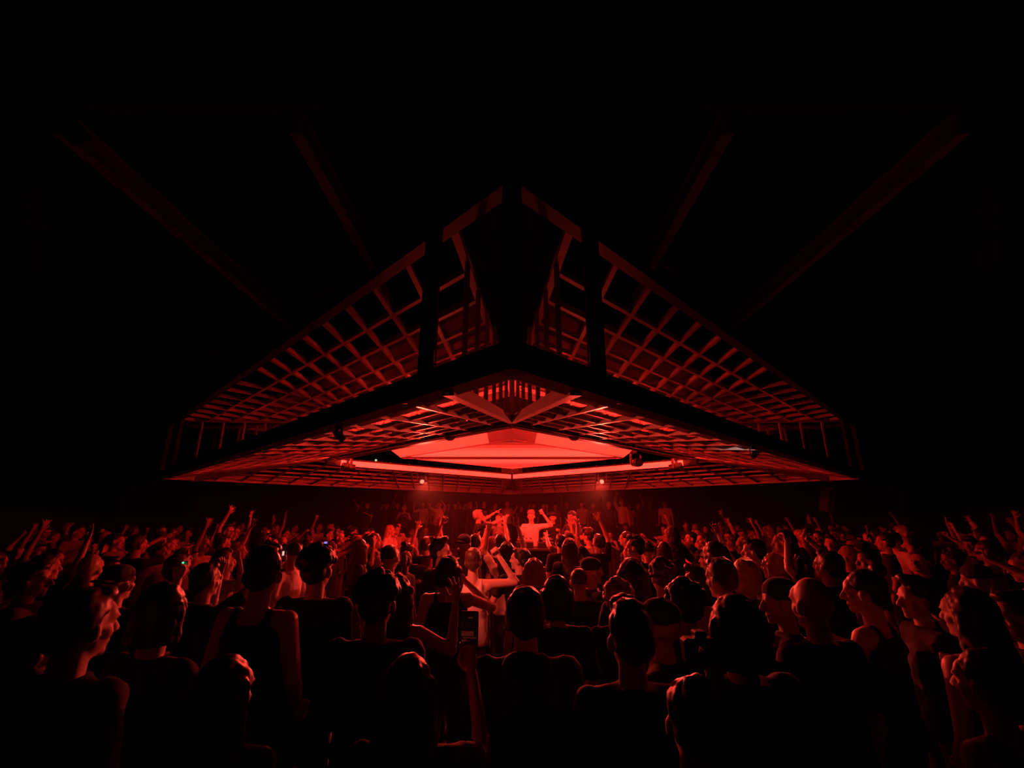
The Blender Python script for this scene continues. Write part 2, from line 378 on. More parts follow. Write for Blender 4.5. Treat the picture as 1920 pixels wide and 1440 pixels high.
def ball(bm, c, r, rot=None, u=14, v=10):
    if (u, v) not in _sph:
        co = [Vector((0, 0, 1))] + [Vector((math.sin(math.pi * i / v) * math.cos(2 * math.pi * j / u), math.sin(math.pi * i / v) * math.sin(2 * math.pi * j / u), math.cos(math.pi * i / v))) for i in range(1, v) for j in range(u)] + [Vector((0, 0, -1))]
        f = [(0, 1 + j, 1 + (j + 1) % u) for j in range(u)]
        f += [(1 + (i - 1) * u + j, 1 + i * u + j, 1 + i * u + (j + 1) % u, 1 + (i - 1) * u + (j + 1) % u) for i in range(1, v - 1) for j in range(u)]
        f += [(len(co) - 1, 1 + (v - 2) * u + (j + 1) % u, 1 + (v - 2) * u + j) for j in range(u)]
        _sph[(u, v)] = (co, f)
    m = Matrix.Diagonal((*(r if hasattr(r, '__len__') else (r, r, r)), 1))
    if rot: m = Euler(rot).to_matrix().to_4x4() @ m
    m = Matrix.Translation(c) @ m
    co, f = _sph[(u, v)]; vs_ = [bm.verts.new(m @ q) for q in co]
    for q in f: bm.faces.new([vs_[k] for k in q])
_lab = bpy.data.scenes.new('workbench')
def etube(bm, rings, seg=24):
    """closed elliptical loft through (z, rx, ry, y)"""
    rg = [[bm.verts.new((rx * math.cos(2 * math.pi * k / seg), y + ry * math.sin(2 * math.pi * k / seg), z)) for k in range(seg)] for z, rx, ry, y in rings]
    for a, b in zip(rg, rg[1:]):
        for k in range(seg): bm.faces.new((a[k], a[(k + 1) % seg], b[(k + 1) % seg], b[k]))
    bm.faces.new(rg[0][::-1]); bm.faces.new(rg[-1])
def remesh(bm, voxel, smooth=2, fac=.5):
    me = bpy.data.meshes.new('tmp'); bm.to_mesh(me); bm.free()
    o = bpy.data.objects.new('tmp', me); _lab.collection.objects.link(o)
    r = o.modifiers.new('r', 'REMESH'); r.mode = 'VOXEL'; r.voxel_size = voxel; r.use_smooth_shade = True
    if smooth:
        s = o.modifiers.new('s', 'SMOOTH'); s.iterations = smooth; s.factor = fac
    vl = _lab.view_layers[0]; vl.update(); dg = vl.depsgraph
    out = bpy.data.meshes.new_from_object(o.evaluated_get(dg))
    bpy.data.objects.remove(o); bpy.data.meshes.remove(me)
    return out
def wobble(me, amp, freq, seed=0):
    n = len(me.vertices); co = np.empty(n * 3, np.float32); no = np.empty(n * 3, np.float32)
    me.vertices.foreach_get('co', co); me.vertex_normals.foreach_get('vector', no)
    co = co.reshape(-1, 3); no = no.reshape(-1, 3); off = Vector((seed, 0, 0))
    d = np.array([noise.noise(Vector(c) * freq + off) for c in co.tolist()], np.float32)
    me.vertices.foreach_set('co', (co + no * (d * amp)[:, None]).ravel()); me.update()
NECK = Vector((0, .0, 1.5))
def head_parts(bm, T):
    h = bmesh.new()
    ball(h, (0, -.01, 1.655), (.076, .097, .097)); ball(h, (0, .028, 1.58), (.058, .066, .066))
    ball(h, (0, .078, 1.535), (.026, .022, .02)); ball(h, (0, .06, 1.665), (.062, .04, .05))
    tube(h, (0, .098, 1.642), .011, (0, .122, 1.602), .015, 8, 3); ball(h, (0, .112, 1.598), (.02, .014, .011))
    for s in (-1, 1):
        ball(h, (s * .078, -.002, 1.615), (.011, .024, .034), (0, 0, s * -.35)); ball(h, (s * .038, .06, 1.602), (.026, .026, .028))
        ball(h, (s * .032, .088, 1.655), (.026, .012, .009)); ball(h, (s * .031, .082, 1.634), (.014, .013, .011))
    ball(h, (0, .094, 1.568), (.026, .012, .009)); ball(h, (0, .09, 1.557), (.022, .012, .008))
    bmesh.ops.transform(h, matrix=T, verts=h.verts[:])
    t = bpy.data.meshes.new('t'); h.to_mesh(t); h.free(); bm.from_mesh(t); bpy.data.meshes.remove(t)
def hand_parts(bm, w, d, side, kind, roll=None):
    """wrist w, direction d of the forearm end; kind open / fist / point / grip"""
    d = Vector(d).normalized(); ref = Vector(roll if roll else (1, 0, 0)); x = (ref - d * ref.dot(d)).normalized(); n = d.cross(x)
    P = lambda a, b, c=0: Vector(w) + d * a + x * b + n * c
    h = bmesh.new(); ball(h, (0, 0, 0), (.036, .048, .017))
    rot = Matrix((x, d, n)).transposed().to_4x4(); rot.translation = P(.055, 0)
    bmesh.ops.transform(h, matrix=rot, verts=h.verts[:]); t = bpy.data.meshes.new('t'); h.to_mesh(t); h.free(); bm.from_mesh(t); bpy.data.meshes.remove(t)
    fan = [-.03, -.01, .01, .03]; ln = [.062, .078, .084, .074]
    for k in range(4):
        b0 = P(.088, fan[k]); idx = (k == 3 if side > 0 else k == 3)
        if kind == 'open':
            sp = fan[k] * 1.15
            m1 = P(.088 + ln[k] * .55, fan[k] + sp * .5, .006); e = P(.088 + ln[k], fan[k] + sp, .022)
        elif kind == 'point' and k == 3:
            m1 = P(.13, fan[k] * 1.05, .0); e = P(.175, fan[k] * 1.05, .0)
        elif kind == 'grip':
            m1 = P(.115, fan[k], .04); e = P(.092, fan[k], .066)
        else:
            m1 = P(.112, fan[k], .03); e = P(.075, fan[k], .045)
        tube(bm, b0, .0105, m1, .0098, 8, 2); tube(bm, m1, .0098, e, .0085, 8, 2)
    if kind == 'open': a, b, c = P(.03, .03), P(.06, .062, .012), P(.1, .078, .02)
    else: a, b, c = P(.03, .03), P(.062, .05, .02), P(.085, .03, .045)
    tube(bm, a, .014, b, .011, 8, 2); tube(bm, b, .011, c, .009, 8, 2)
ARM = {   # (elbow offset, wrist offset from shoulder) for the +X (right) side, hand kind, finger spread axis
 'down': ((.06, -.01, -.29), (.075, .07, -.53), 'fist', (0, 1, 0)),
 'up': ((.12, .1, .2), (.08, .16, .45), 'open', (-1, .3, 0)),
 'high': ((.05, .05, .28), (-.02, .12, .53), 'open', (-1, .2, 0)),
 'point': ((.1, .2, .14), (.06, .42, .28), 'point', (-1, 0, 0)),
 'phone': ((.1, .17, -.04), (.02, .3, .2), 'grip', (-1, 0, 0)),
 'bent': ((.12, .06, -.24), (.0, .26, -.12), 'fist', (-1, 0, 0)),
 'reach': ((.08, .24, .06), (.04, .47, .16), 'open', (-1, 0, .2)),
 'headhold': ((.2, .14, -.1), (-.03, .1, .12), 'open', (-1, 0, 0)),
 'cheer': ((.27, .02, .02), (.1, .03, .25), 'fist', (-1, 0, 0)),
 'wave': ((.2, .08, -.1), (.21, .1, .16), 'open', (-1, .2, 0)),
 'hips': ((.14, -.1, -.24), (.05, .08, -.4), 'fist', (0, 1, 0)),
 'frame': ((.13, .1, .2), (-.02, .2, .4), 'grip', (-1, 0, 0)),
 'deck': ((.1, .05, -.26), (.03, .3, -.26), 'open', (-1, 0, 0)),
}
POSES = {  # right arm, left arm, head pitch (+ up), head yaw (+ left), lean, broad
 'stand': ('down', 'down', 0, 0), 'stand_look_left': ('down', 'bent', 4, 55), 'stand_look_right': ('bent', 'down', 4, -55), 'stand_bent': ('bent', 'bent', -4, 10),
 'right_up': ('up', 'down', 5, 0), 'left_up': ('down', 'high', 5, -8), 'both_up': ('high', 'up', 10, 0), 'point_right': ('point', 'bent', 4, 5),
 'phone_up': ('phone', 'bent', 2, 4), 'reach_both': ('reach', 'point', 5, 0), 'head_hold': ('headhold', 'down', 0, -10),
 'cheer': ('cheer', 'down', 4, 6), 'wave': ('wave', 'down', 2, 15), 'frame_up': ('frame', 'frame', 8, 0), 'hips': ('hips', 'down', 0, 20), 'play_decks': ('deck', 'cheer', -8, 0),
}
SH = Vector((.175, 0, 1.415))
body_cache, shirt_cache, pants_cache, hair_cache = {}, {}, {}, {}
def head_matrix(pose):
    pitch, yaw = POSES[pose][2], POSES[pose][3]
    return Matrix.Translation(NECK) @ Euler((R(pitch), 0, R(yaw))).to_matrix().to_4x4() @ Matrix.Translation(-NECK)
def arm_pts(spec, sgn):
    e, wv, k, ax = ARM[spec]; f = lambda v: Vector((v[0] * sgn, v[1], v[2])); s = f(SH)
    return s, s + f(e), s + f(wv), k, f(ax)
def get_body(pose, voxel=.0095):
    if (pose, voxel) in body_cache: return body_cache[(pose, voxel)]
    bm = bmesh.new(); T = head_matrix(pose)
    head_parts(bm, T)
    tube(bm, (0, -.015, 1.42), .06, (0, -.004, 1.56), .052)
    ball(bm, (0, 0, 1.29), (.15, .1, .17)); ball(bm, (0, .0, 1.08), (.125, .088, .17)); ball(bm, (0, 0, 1.18), (.132, .092, .14)); ball(bm, (0, -.01, .94), (.15, .105, .12))
    tube(bm, (-.13, 0, 1.41), .055, (.13, 0, 1.41), .055)
    for s in (-1, 1):
        ball(bm, (s * .165, 0, 1.4), (.058, .06, .06))
        tube(bm, (s * .085, 0, .9), .082, (s * .095, .015, .5), .052); tube(bm, (s * .095, .015, .5), .05, (s * .1, -.03, .09), .036)
        ball(bm, (s * .095, -.012, .36), (.045, .048, .1)); tube(bm, (s * .1, -.04, .045), .038, (s * .115, .14, .03), .03)
        a, e, wv, k, ax = arm_pts(POSES[pose][0 if s > 0 else 1], s)
        tube(bm, a, .05, e, .038); tube(bm, e, .038, wv, .025); ball(bm, e + (wv - e) * .25, .039)
        hand_parts(bm, wv, wv - e, s, k, ax)
    me = remesh(bm, voxel, 2, .4); me.name = 'person_body'
    Ti = T.inverted()
    for m in (SKIN[0], M['eye'], M['lip']): me.materials.append(m)
    for p in me.polygons:
        p.use_smooth = True; c = Ti @ p.center
        if c.y > .07 and c.z > 1.53:
            if abs(abs(c.x) - .031) < .01 and abs(c.z - 1.633) < .0055: p.material_index = 1
            elif abs(c.x) < .024 and abs(c.z - 1.563) < .008: p.material_index = 2
    body_cache[(pose, voxel)] = me; return me
def get_shirt(pose, kind):
    key = (pose, kind)
    if key in shirt_cache: return shirt_cache[key]
    bm = bmesh.new(); g = .016
    etube(bm, [(.86, .176, .135, -.008), (.93, .176, .134, -.008), (1.02, .162, .122, -.002), (1.12, .155, .113, 0), (1.24, .166, .118, 0), (1.34, .166, .114, 0), (1.4, .14, .09, 0)])
    if kind != 'tank': tube(bm, (-.13, 0, 1.408), .067, (.13, 0, 1.408), .067); etube(bm, [(1.38, .13, .085, -.004), (1.44, .1, .078, -.006), (1.475, .078, .072, -.008)])
    else:
        for s in (-1, 1): tube(bm, (s * .1, -.085, 1.32), .03, (s * .095, -.03, 1.458), .02); tube(bm, (s * .095, -.03, 1.458), .02, (s * .09, .06, 1.39), .024)
    if kind in ('hoodie',): tube(bm, (-.06, -.075, 1.47), .045, (.06, -.075, 1.47), .045); ball(bm, (0, -.03, 1.47), (.09, .08, .04))
    for s in (-1, 1):
        if kind == 'tank': continue
        a, e, wv, k, ax = arm_pts(POSES[pose][0 if s > 0 else 1], s)
        ball(bm, (s * .163, 0, 1.4), .067)
        if kind == 'tee': tube(bm, a, .06, a + (e - a) * .62, .06)
        else: tube(bm, a, .055 + g, e, .045 + g); tube(bm, e, .045 + g, e + (wv - e) * .93, .032 + g)
    me = remesh(bm, .014, 2); wobble(me, .008, 8, len(shirt_cache)); wobble(me, .006, 24, 3)
    for p in me.polygons: p.use_smooth = True
    me.materials.append(CLOTH['black']); me.name = 'shirt'; shirt_cache[key] = me; return me
def get_pants():
    if 0 in pants_cache: return pants_cache[0]
    bm = bmesh.new(); g = .018
    ball(bm, (0, -.01, .93), (.152 + g, .108 + g, .12))
    for s in (-1, 1):
        tube(bm, (s * .085, 0, .88), .084 + g, (s * .096, .012, .5), .058 + g); tube(bm, (s * .096, .012, .5), .058 + g, (s * .1, -.03, .1), .045 + g)
    me = remesh(bm, .016, 2); wobble(me, .008, 12, 5); me.materials.append(CLOTH['denim']); me.name = 'trousers'
    for p in me.polygons: p.use_smooth = True
    pants_cache[0] = me; return me
def get_hair(kind):
    if kind in hair_cache: return hair_cache[kind]
    bm = bmesh.new(); rr = random.Random(len(kind) * 7 + 1); amp, fr = .006, 40
    if kind == 'buzz':
        ball(bm, (0, -.02, 1.668), (.0785, .094, .09)); amp = .001
    elif kind == 'cap':
        ball(bm, (0, -.006, 1.692), (.09, .108, .078)); ball(bm, (0, .12, 1.69), (.075, .075, .011), (.16, 0, 0)); ball(bm, (0, -.02, 1.77), .01); amp = .002
    elif kind == 'capback':
        ball(bm, (0, -.01, 1.692), (.09, .11, .078)); ball(bm, (0, -.125, 1.67), (.075, .06, .011), (-.2, 0, 0)); amp = .002
    else:
        ball(bm, (0, -.022, 1.682), (.086, .1, .09)); ball(bm, (0, -.055, 1.63), (.08, .06, .075))
        if kind == 'short':
            ball(bm, (0, .045, 1.735), (.06, .045, .03))
            for s in (-1, 1): ball(bm, (s * .075, -.015, 1.655), (.013, .03, .04))
        if kind == 'quiff': ball(bm, (0, .05, 1.755), (.062, .05, .035), (.4, 0, 0)); ball(bm, (0, -.01, 1.757), (.06, .07, .028))
        if kind in ('long', 'longwave'):
            for k in range(13):
                a = math.pi * (.04 + .92 * k / 12); x, y = math.cos(a) * .088, -math.sin(a) * .088 - .008
                tube(bm, (x, y, 1.67), .026, (x * 1.12, y * 1.05 - .012, 1.49), .03)
                tube(bm, (x * 1.12, y * 1.05 - .012, 1.49), .03, (x * 1.25 + rr.uniform(-.01, .01), min(y, -.055) - .05, 1.27 + rr.uniform(-.05, .03)), .02)
            ball(bm, (0, -.075, 1.5), (.085, .045, .14)); amp = .012 if kind == 'longwave' else .007; fr = 30
        if kind == 'bob':
            for k in range(11):
                a = math.pi * (.02 + .96 * k / 10); x, y = math.cos(a) * .088, -math.sin(a) * .085 - .005
                tube(bm, (x, y, 1.66), .026, (x * 1.08, y * 1.05, 1.54), .026)
        if kind == 'bun': ball(bm, (0, -.09, 1.765), (.045, .045, .042)); tube(bm, (0, -.06, 1.73), .03, (0, -.085, 1.755), .03)
        if kind == 'pony':
            ball(bm, (0, -.115, 1.7), .03); tube(bm, (0, -.12, 1.7), .028, (0, -.165, 1.58), .032); tube(bm, (0, -.165, 1.58), .032, (0, -.15, 1.38), .014)
        if kind == 'curly':
            for k in range(70):
                a = rr.uniform(0, 2 * math.pi); z = rr.uniform(-.2, 1)
                v = Vector((math.cos(a) * math.sqrt(1 - z * z) * .098, math.sin(a) * math.sqrt(1 - z * z) * .108 - .024, 1.675 + z * .1))
                if v.y > .05 and v.z < 1.72: continue
                ball(bm, v, rr.uniform(.018, .028), None, 8, 6)
            amp = .004
    me = remesh(bm, .009, 1, .4); wobble(me, amp, fr, 2)
    for p in me.polygons: p.use_smooth = True
    me.materials.append(HAIRM['dark']); me.name = 'hair'; hair_cache[kind] = me; return me
def setmat(o, m, slot=0): o.material_slots[slot].link = 'OBJECT'; o.material_slots[slot].material = m
def get_shoe():
    if 1 in pants_cache: return pants_cache[1]
    bm = bmesh.new()
    for s in (-1, 1):
        tube(bm, (s * .1, -.05, .055), .05, (s * .118, .16, .045), .042); tube(bm, (s * .1, -.04, .06), .05, (s * .1, -.035, .12), .05)
    me = remesh(bm, .012, 2); me.materials.append(CLOTH['charcoal']); me.name = 'shoes'
    for p in me.polygons: p.use_smooth = True
    pants_cache[1] = me; return me
n_person = [0]
spots = []
def person(x, y, z, yaw, H, pose, hair, hcol, shirt, scol, label, group=None, skin=0, pcol='denim', voxel=.0095, trousers=True):
    o = link(bpy.data.objects.new('person', get_body(pose, voxel)))
    k = H / 1.75; wk = k * (1.0 + .06 * math.sin(n_person[0] * 2.4)); n_person[0] += 1
    o.location = (x, y, z); o.rotation_euler = (0, 0, yaw); o.scale = (wk, wk, k)
    setmat(o, SKIN[skin]); tag(o, label, 'person', group); spots.append((x, y))
    if hair and hair != 'bald':
        h = link(bpy.data.objects.new('cap' if hair.startswith('cap') else 'hair', get_hair(hair)), o); h.matrix_local = head_matrix(pose)
        setmat(h, CLOTH[hcol] if hair.startswith('cap') else HAIRM[hcol])
    if shirt:
        s = link(bpy.data.objects.new({'tee': 'shirt', 'tank': 'tank_top', 'long': 'long_sleeved_shirt', 'hoodie': 'hooded_top'}[shirt], get_shirt(pose, shirt)), o); setmat(s, CLOTH[scol])
    if trousers:
        t = link(bpy.data.objects.new('trousers', get_pants()), o); setmat(t, CLOTH[pcol])
        link(bpy.data.objects.new('shoes', get_shoe()), o)
    return o
def face_dj(x, y): return math.atan2(-(dj.x - x), dj.y - y)
def hand_world(o, pose, right=True):
    a, e, wv, k, ax = arm_pts(POSES[pose][0 if right else 1], 1 if right else -1)
    loc = wv + (wv - e).normalized() * .09
    return Matrix.Translation(o.location) @ o.rotation_euler.to_matrix().to_4x4() @ Matrix.Diagonal((*o.scale, 1)) @ loc

# ------------------------------------------------------------------ DJ booth
RZ = .45
bm = bmesh.new(); box(bm, (0, 10.9, RZ / 2), (5.2, 3.6, RZ)); struct(mesh_obj('floor_booth_riser', bm, M['black_panel']))
tb = tag(empty('booth_table', (.25, 9.45, RZ)), 'dark booth table carrying the music decks in front of the DJ', 'table')
bbox('table_top', (0, 0, 1.0), (2.6, .7, .05), M['black_steel'], tb, .008); bbox('front_panel', (0, -.33, .5), (2.56, .03, .95), M['black_panel'], tb)
for s in (-1, 1):
    for q in (-1, 1): bbox('leg', (s * 1.24, q * .28, .49), (.06, .06, .97), M['black_steel'], tb)
def deck(x, label):
    t = tag(empty('media_player', (.25 + x, 9.45, RZ + 1.025)), label, 'music deck', 'music decks on the booth table')
    b = bbox('body', (0, 0, .05), (.32, .4, .1), M['plastic'], t, .008)
    cylo('jog_wheel', (0, .02, .1), (0, .02, .125), .1, M['chrome'], b, 24)
    bbox('screen', (0, -.14, .115), (.2, .09, .02), M['screen_red'], b, 0, (.35, 0, 0))
    for k in range(3): cylo('button', (-.12, .06 + .05 * k, .1), (-.12, .06 + .05 * k, .112), .014, M['chrome'], b, 10)
    bbox('pitch_fader', (.135, .05, .104), (.015, .12, .01), M['chrome'], b)
for x, l in ((-.85, 'leftmost music deck on the booth table'), (-.42, 'music deck left of the mixer on the booth table'), (.42, 'music deck right of the mixer on the booth table'), (.85, 'rightmost music deck on the booth table')): deck(x, l)
t = tag(empty('mixer', (.25, 9.45, RZ + 1.025)), 'black mixer with rows of knobs in the middle of the booth table', 'mixer')
b = bbox('body', (0, 0, .055), (.34, .4, .11), M['plastic'], t, .008)
for i in range(4):
    for j in range(5): cylo('knob', (-.12 + .08 * i, -.05 + .05 * j, .11), (-.12 + .08 * i, -.05 + .05 * j, .13), .012, M['chrome'], b, 8)
    bbox('fader', (-.12 + .08 * i, -.13, .115), (.03, .015, .02), M['chrome'], b)

def phone(loc, yaw, label, scr, pitch=0, s=1.0):
    t = tag(empty('phone', loc), label, 'phone', 'phones held up in the crowd'); t.rotation_euler = (pitch, 0, yaw)
    b = bbox('body', (0, 0, 0), (.076 * s, .009, .158 * s), M['plastic'], t, .003)
    bbox('screen', (0, -.0052, 0), (.07 * s, .001, .15 * s), M[scr], t)
    bbox('camera_bump', (.018, .006, .055 * s), (.03, .004, .03), M['glass'], t)
    return t
# ------------------------------------------------------------------ people one can single out
HERO = [ # px, ytop, H, yaw(deg, 0 = back to camera, + = turned left) or None, pose, hair, haircolour, top, topcolour, skin, label
 (888, 1030, 1.75, -8, 'cheer', 'short', 'brown', 'tank', 'white', 0, 'man in white tank top raising his bent bare right arm'),
 (842, 1045, 1.74, 5, 'head_hold', 'bob', 'dark', 'tank', 'black', 1, 'person with hand raised to dark hair beside the white tank top man'),
 (828, 1013, 1.83, -35, 'stand_look_right', 'quiff', 'dark', 'tee', 'black', 0, 'tall man in profile looking up to the right towards the booth'),
 (733, 1022, 1.80, None, 'stand', 'buzz', 'dark', 'tee', 'charcoal', 1, 'short-haired man from behind left of the tall man in profile'),
 (748, 1080, 1.71, -20, 'wave', 'long', 'dark', 'tank', 'black', 1, 'long-haired woman lifting one bare forearm straight up'),
 (712, 1082, 1.80, 0, 'stand', 'curly', 'dark', 'long', 'black', 2, 'big dark silhouette with curly hair in front of the lifted forearm'),
 (974, 1030, 1.71, 10, 'stand_look_left', 'short', 'dark', 'tee', 'black', 0, 'short-haired man turning his head left just right of the white tank top'),
 (1000, 1050, 1.72, 8, 'stand', 'longwave', 'blond', 'tee', 'charcoal', 0, 'woman with long loose light hair in the centre of the crowd'),
 (985, 1107, 1.76, 0, 'stand', 'short', 'dark', 'hoodie', 'black', 0, 'large black silhouette with round head at bottom centre'),
 (1177, 1138, 1.74, 4, 'stand', 'quiff', 'brown', 'tee', 'charcoal', 0, 'near man with cropped neat hair seen from behind, rim-lit shoulder'),
 (770, 1232, 1.62, -6, 'phone_up', 'long', 'brown', 'tee', 'black', 0, 'long-haired woman at bottom holding up a phone to film'),
 (500, 1034, 1.89, -12, 'hips', 'quiff', 'dark', 'tank', 'black', 1, 'tall broad man with bare lit shoulder on the left'),
 (600, 1030, 1.88, -5, 'stand', 'curly', 'dark', 'long', 'black', 0, 'tall curly-headed silhouette left of the lifted forearm'),
 (310, 1100, 1.78, -15, 'stand_bent', 'bob', 'dark', 'tee', 'black', 1, 'dark silhouette with thin red rim on cheek at left'),
 (165, 1108, 1.82, -15, 'stand', 'short', 'dark', 'long', 'black', 0, 'wide black silhouette left of the red-rimmed cheek'),
 (243, 1226, 1.58, -20, 'stand', 'bald', 'dark', 'tee', 'black', 1, 'short bald person with dull red dome of a head at lower left'),
 (60, 1165, 1.72, -30, 'stand_bent', 'long', 'dark', 'tank', 'black', 0, 'long-haired person with bent bare arm at the lower left edge'),
 (1372, 1122, 1.78, 10, 'stand', 'bob', 'dark', 'long', 'black', 0, 'black silhouette with chin-length hair right of the near cropped man'),
 (1515, 1083, 1.80, 12, 'stand', 'bald', 'dark', 'tee', 'black', 1, 'large shaven-headed man with a red rim along his head on the right'),
 (1618, 1073, 1.755, 35, 'stand_bent', 'bun', 'dark', 'tank', 'black', 0, 'woman with hair bun and bare lit shoulder right of the shaven head'),
 (1712, 1088, 1.73, 78, 'stand', 'quiff', 'dark', 'tee', 'black', 0, 'man in left-facing profile with an ear catching red light at right'),
 (1803, 1106, 1.73, 15, 'stand', 'longwave', 'brown', 'tank', 'black', 0, 'woman from behind with long hair and bare back near the right edge'),
 (1905, 1112, 1.75, 60, 'stand_bent', 'short', 'dark', 'tee', 'black', 0, 'man facing left cut off by the right edge'),
 (1462, 1088, 1.78, 62, 'stand_bent', 'capback', 'charcoal', 'tee', 'black', 0, 'man in left profile wearing a backwards cap beside the shaven head'),
 (1446, 1238, 1.60, 10, 'stand', 'long', 'dark', 'tee', 'black', 0, 'low black silhouette with long hair at lower right'),
 (1290, 1278, 1.60, -8, 'phone_up', 'bun', 'dark', 'long', 'black', 0, 'low dark person at the bottom holding up a camera'),
 (1835, 1222, 1.60, 20, 'stand', 'pony', 'dark', 'tank', 'charcoal', 0, 'short person with ponytail and dull red shoulder at lower right edge'),
 (430, 1236, 1.60, -10, 'stand', 'long', 'dark', 'tee', 'black', 0, 'low black silhouette with long hair at lower left of centre'),
 (1043, 1083, 1.72, -5, 'stand', 'bob', 'dark', 'tee', 'black', 0, 'dark bob-haired person right above the big round head'),
 (1085, 1066, 1.64, -10, 'stand', 'buzz', 'brown', 'tee', 'black', 1, 'person with close-cropped round head right of the bob hair'),
 (1108, 1048, 1.70, -70, 'stand', 'capback', 'charcoal', 'tee', 'charcoal', 0, 'person in right-facing profile wearing a backwards cap'),
 (1157, 1093, 1.66, 0, 'stand', 'curly', 'blond', 'tee', 'black', 0, 'person with light curly hair just above the near cropped man'),
 (1182, 1050, 1.78, 5, 'stand', 'long', 'dark', 'tee', 'black', 0, 'tall dark long-haired head behind the light curls'),
 (1238, 1054, 1.76, 10, 'stand', 'curly', 'brown', 'tee', 'charcoal', 0, 'brown curly head right of the tall long-haired head'),
 (1234, 1128, 1.68, 60, 'stand', 'cap', 'charcoal', 'tee', 'black', 0, 'person in left profile with a peaked cap beside the near cropped man'),
 (1280, 1096, 1.76, 5, 'stand', 'curly', 'dark', 'long', 'black', 2, 'dark curly silhouette right of the peaked cap'),
 (1350, 1050, 1.80, 18, 'stand_bent', 'short', 'brown', 'hoodie', 'beige', 0, 'man in pale creased hooded top right of centre'),
 (1305, 1066, 1.72, 60, 'stand', 'quiff', 'dark', 'tee', 'black', 0, 'man in left profile just left of the pale hooded top'),
 (1393, 1050, 1.76, 20, 'stand', 'bob', 'blond', 'tee', 'charcoal', 0, 'blond bob-haired woman right of the pale hooded top'),
 (1445, 1040, 1.72, 15, 'wave', 'longwave', 'blond', 'tank', 'black', 0, 'woman with long wavy lit hair right of the blond bob'),
 (1545, 1035, 1.78, 22, 'frame_up', 'short', 'dark', 'tee', 'black', 0, 'person framing a picture with both raised arms on the right'),
 (1625, 1030, 1.75, 70, 'stand', 'short', 'dark', 'tee', 'black', 0, 'man in left profile with lit face right of the raised arms'),
 (1190, 1008, 1.82, 62, 'stand', 'quiff', 'dark', 'tee', 'black', 0, 'man in left profile with brightly lit face right of the booth'),
 (1410, 1013, 1.82, 55, 'phone_up', 'short', 'dark', 'tee', 'black', 0, 'tall man facing left filming with a phone on the right'),
 (550, 1018, 1.80, 75, 'stand', 'buzz', 'brown', 'tee', 'white', 0, 'man in white T-shirt with cropped head on the left'),
 (262, 1004, 1.83, -20, 'reach_both', 'short', 'dark', 'tee', 'black', 0, 'person stretching both arms forward and up at far left'),
 (176, 1040, 1.76, 10, 'stand', 'buzz', 'blond', 'tee', 'black', 0, 'light cropped head from behind at far left'),
 (206, 1046, 1.74, -65, 'stand', 'short', 'dark', 'tee', 'black', 0, 'right-facing profile beside the light cropped head at far left'),
 (66, 1058, 1.74, -60, 'stand', 'short', 'dark', 'tee', 'black', 1, 'right-facing profile near the left edge of the picture'),
 (95, 1040, 1.74, -25, 'right_up', 'short', 'dark', 'tee', 'black', 0, 'person near the left edge with one long bare arm raised'),
 (556, 1022, 1.74, -10, 'phone_up', 'short', 'dark', 'tee', 'black', 0, 'person holding up a small blue-lit phone at left'),
 (229, 1062, 1.74, -12, 'phone_up', 'capback', 'charcoal', 'tee', 'black', 0, 'person in backwards cap holding a green-lit phone at far left'),
 (393, 1058, 1.74, -25, 'point_right', 'short', 'dark', 'tee', 'black', 0, 'person stretching an arm with a glinting phone on the left'),
 (338, 1042, 1.74, -20, 'wave', 'short', 'brown', 'tee', 'black', 0, 'person with an upright lit forearm left of the glinting phone'),
]
def solve(px, ytop, H):
    p = at(px, ytop, H); return p.x, p.y
objs = {}
def place(px, yt, H):
    for k in range(14):
        x, y = solve(px, yt, H)
        if not spots or min((x - a) ** 2 + (y - b) ** 2 for a, b in spots) > .36 ** 2: break
        H -= .012
    return x, y, H
for (px, yt, H, yaw, pose, hair, hc, top, tc, skin, lab) in HERO:
    x, y, H = place(px, yt, H)
    o = person(x, y, 0, face_dj(x, y) if yaw is None else R(yaw), H, pose, hair, hc, top, tc, lab, None, skin)
    objs[lab] = o
# DJ and guests on the booth riser
def on_riser(px, y, H, yaw, pose, hair, hc, top, tc, skin, lab, z=RZ):
    o = person((px - 960) * y * .965 / FPX, y, z, R(yaw), H, pose, hair, hc, top, tc, lab, None, skin); objs[lab] = o; return o
on_riser(996, 9.98, 1.74, 172, 'play_decks', 'capback', 'grey', 'tee', 'white', 0, 'DJ in pale shirt and cap lit brightly behind the decks')
on_riser(898, 10.1, 1.74, -72, 'reach_both', 'short', 'grey', 'tee', 'black', 0, 'man in dark shirt reaching towards the DJ from the left')
on_riser(936, 10.9, 1.66, 150, 'phone_up', 'long', 'brown', 'tee', 'grey', 0, 'guest with long hair filming between the reaching man and the DJ')
on_riser(1036, 11.1, 1.70, 175, 'stand', 'cap', 'black', 'tee', 'black', 0, 'guest in dark cap standing right behind the DJ')
on_riser(1072, 10.4, 1.72, 130, 'stand_bent', 'capback', 'charcoal', 'tee', 'charcoal', 1, 'guest in backwards cap at the right end of the booth')
for px, yt, H, pose, lab in ((893, 1003, 1.80, 'reach_both', 'crowd member reaching both arms to the booth from the left front'), (1065, 1000, 1.80, 'reach_both', 'crowd member pointing at the DJ from the right front'),
                        (1120, 1003, 1.78, 'both_up', 'crowd member with both hands high right of the booth'), (1050, 1003, 1.78, 'right_up', 'crowd member with one hand high right in front of the decks'),
                        (940, 1002, 1.80, 'stand', 'dark-haired man in pale top right in front of the decks')):
    x, y = solve(px, yt, H)
    objs[lab] = person(x, y, 0, face_dj(x, y), H, pose, 'short', 'dark', 'tee', 'grey' if 'pale' in lab else 'black', lab, None, 0)

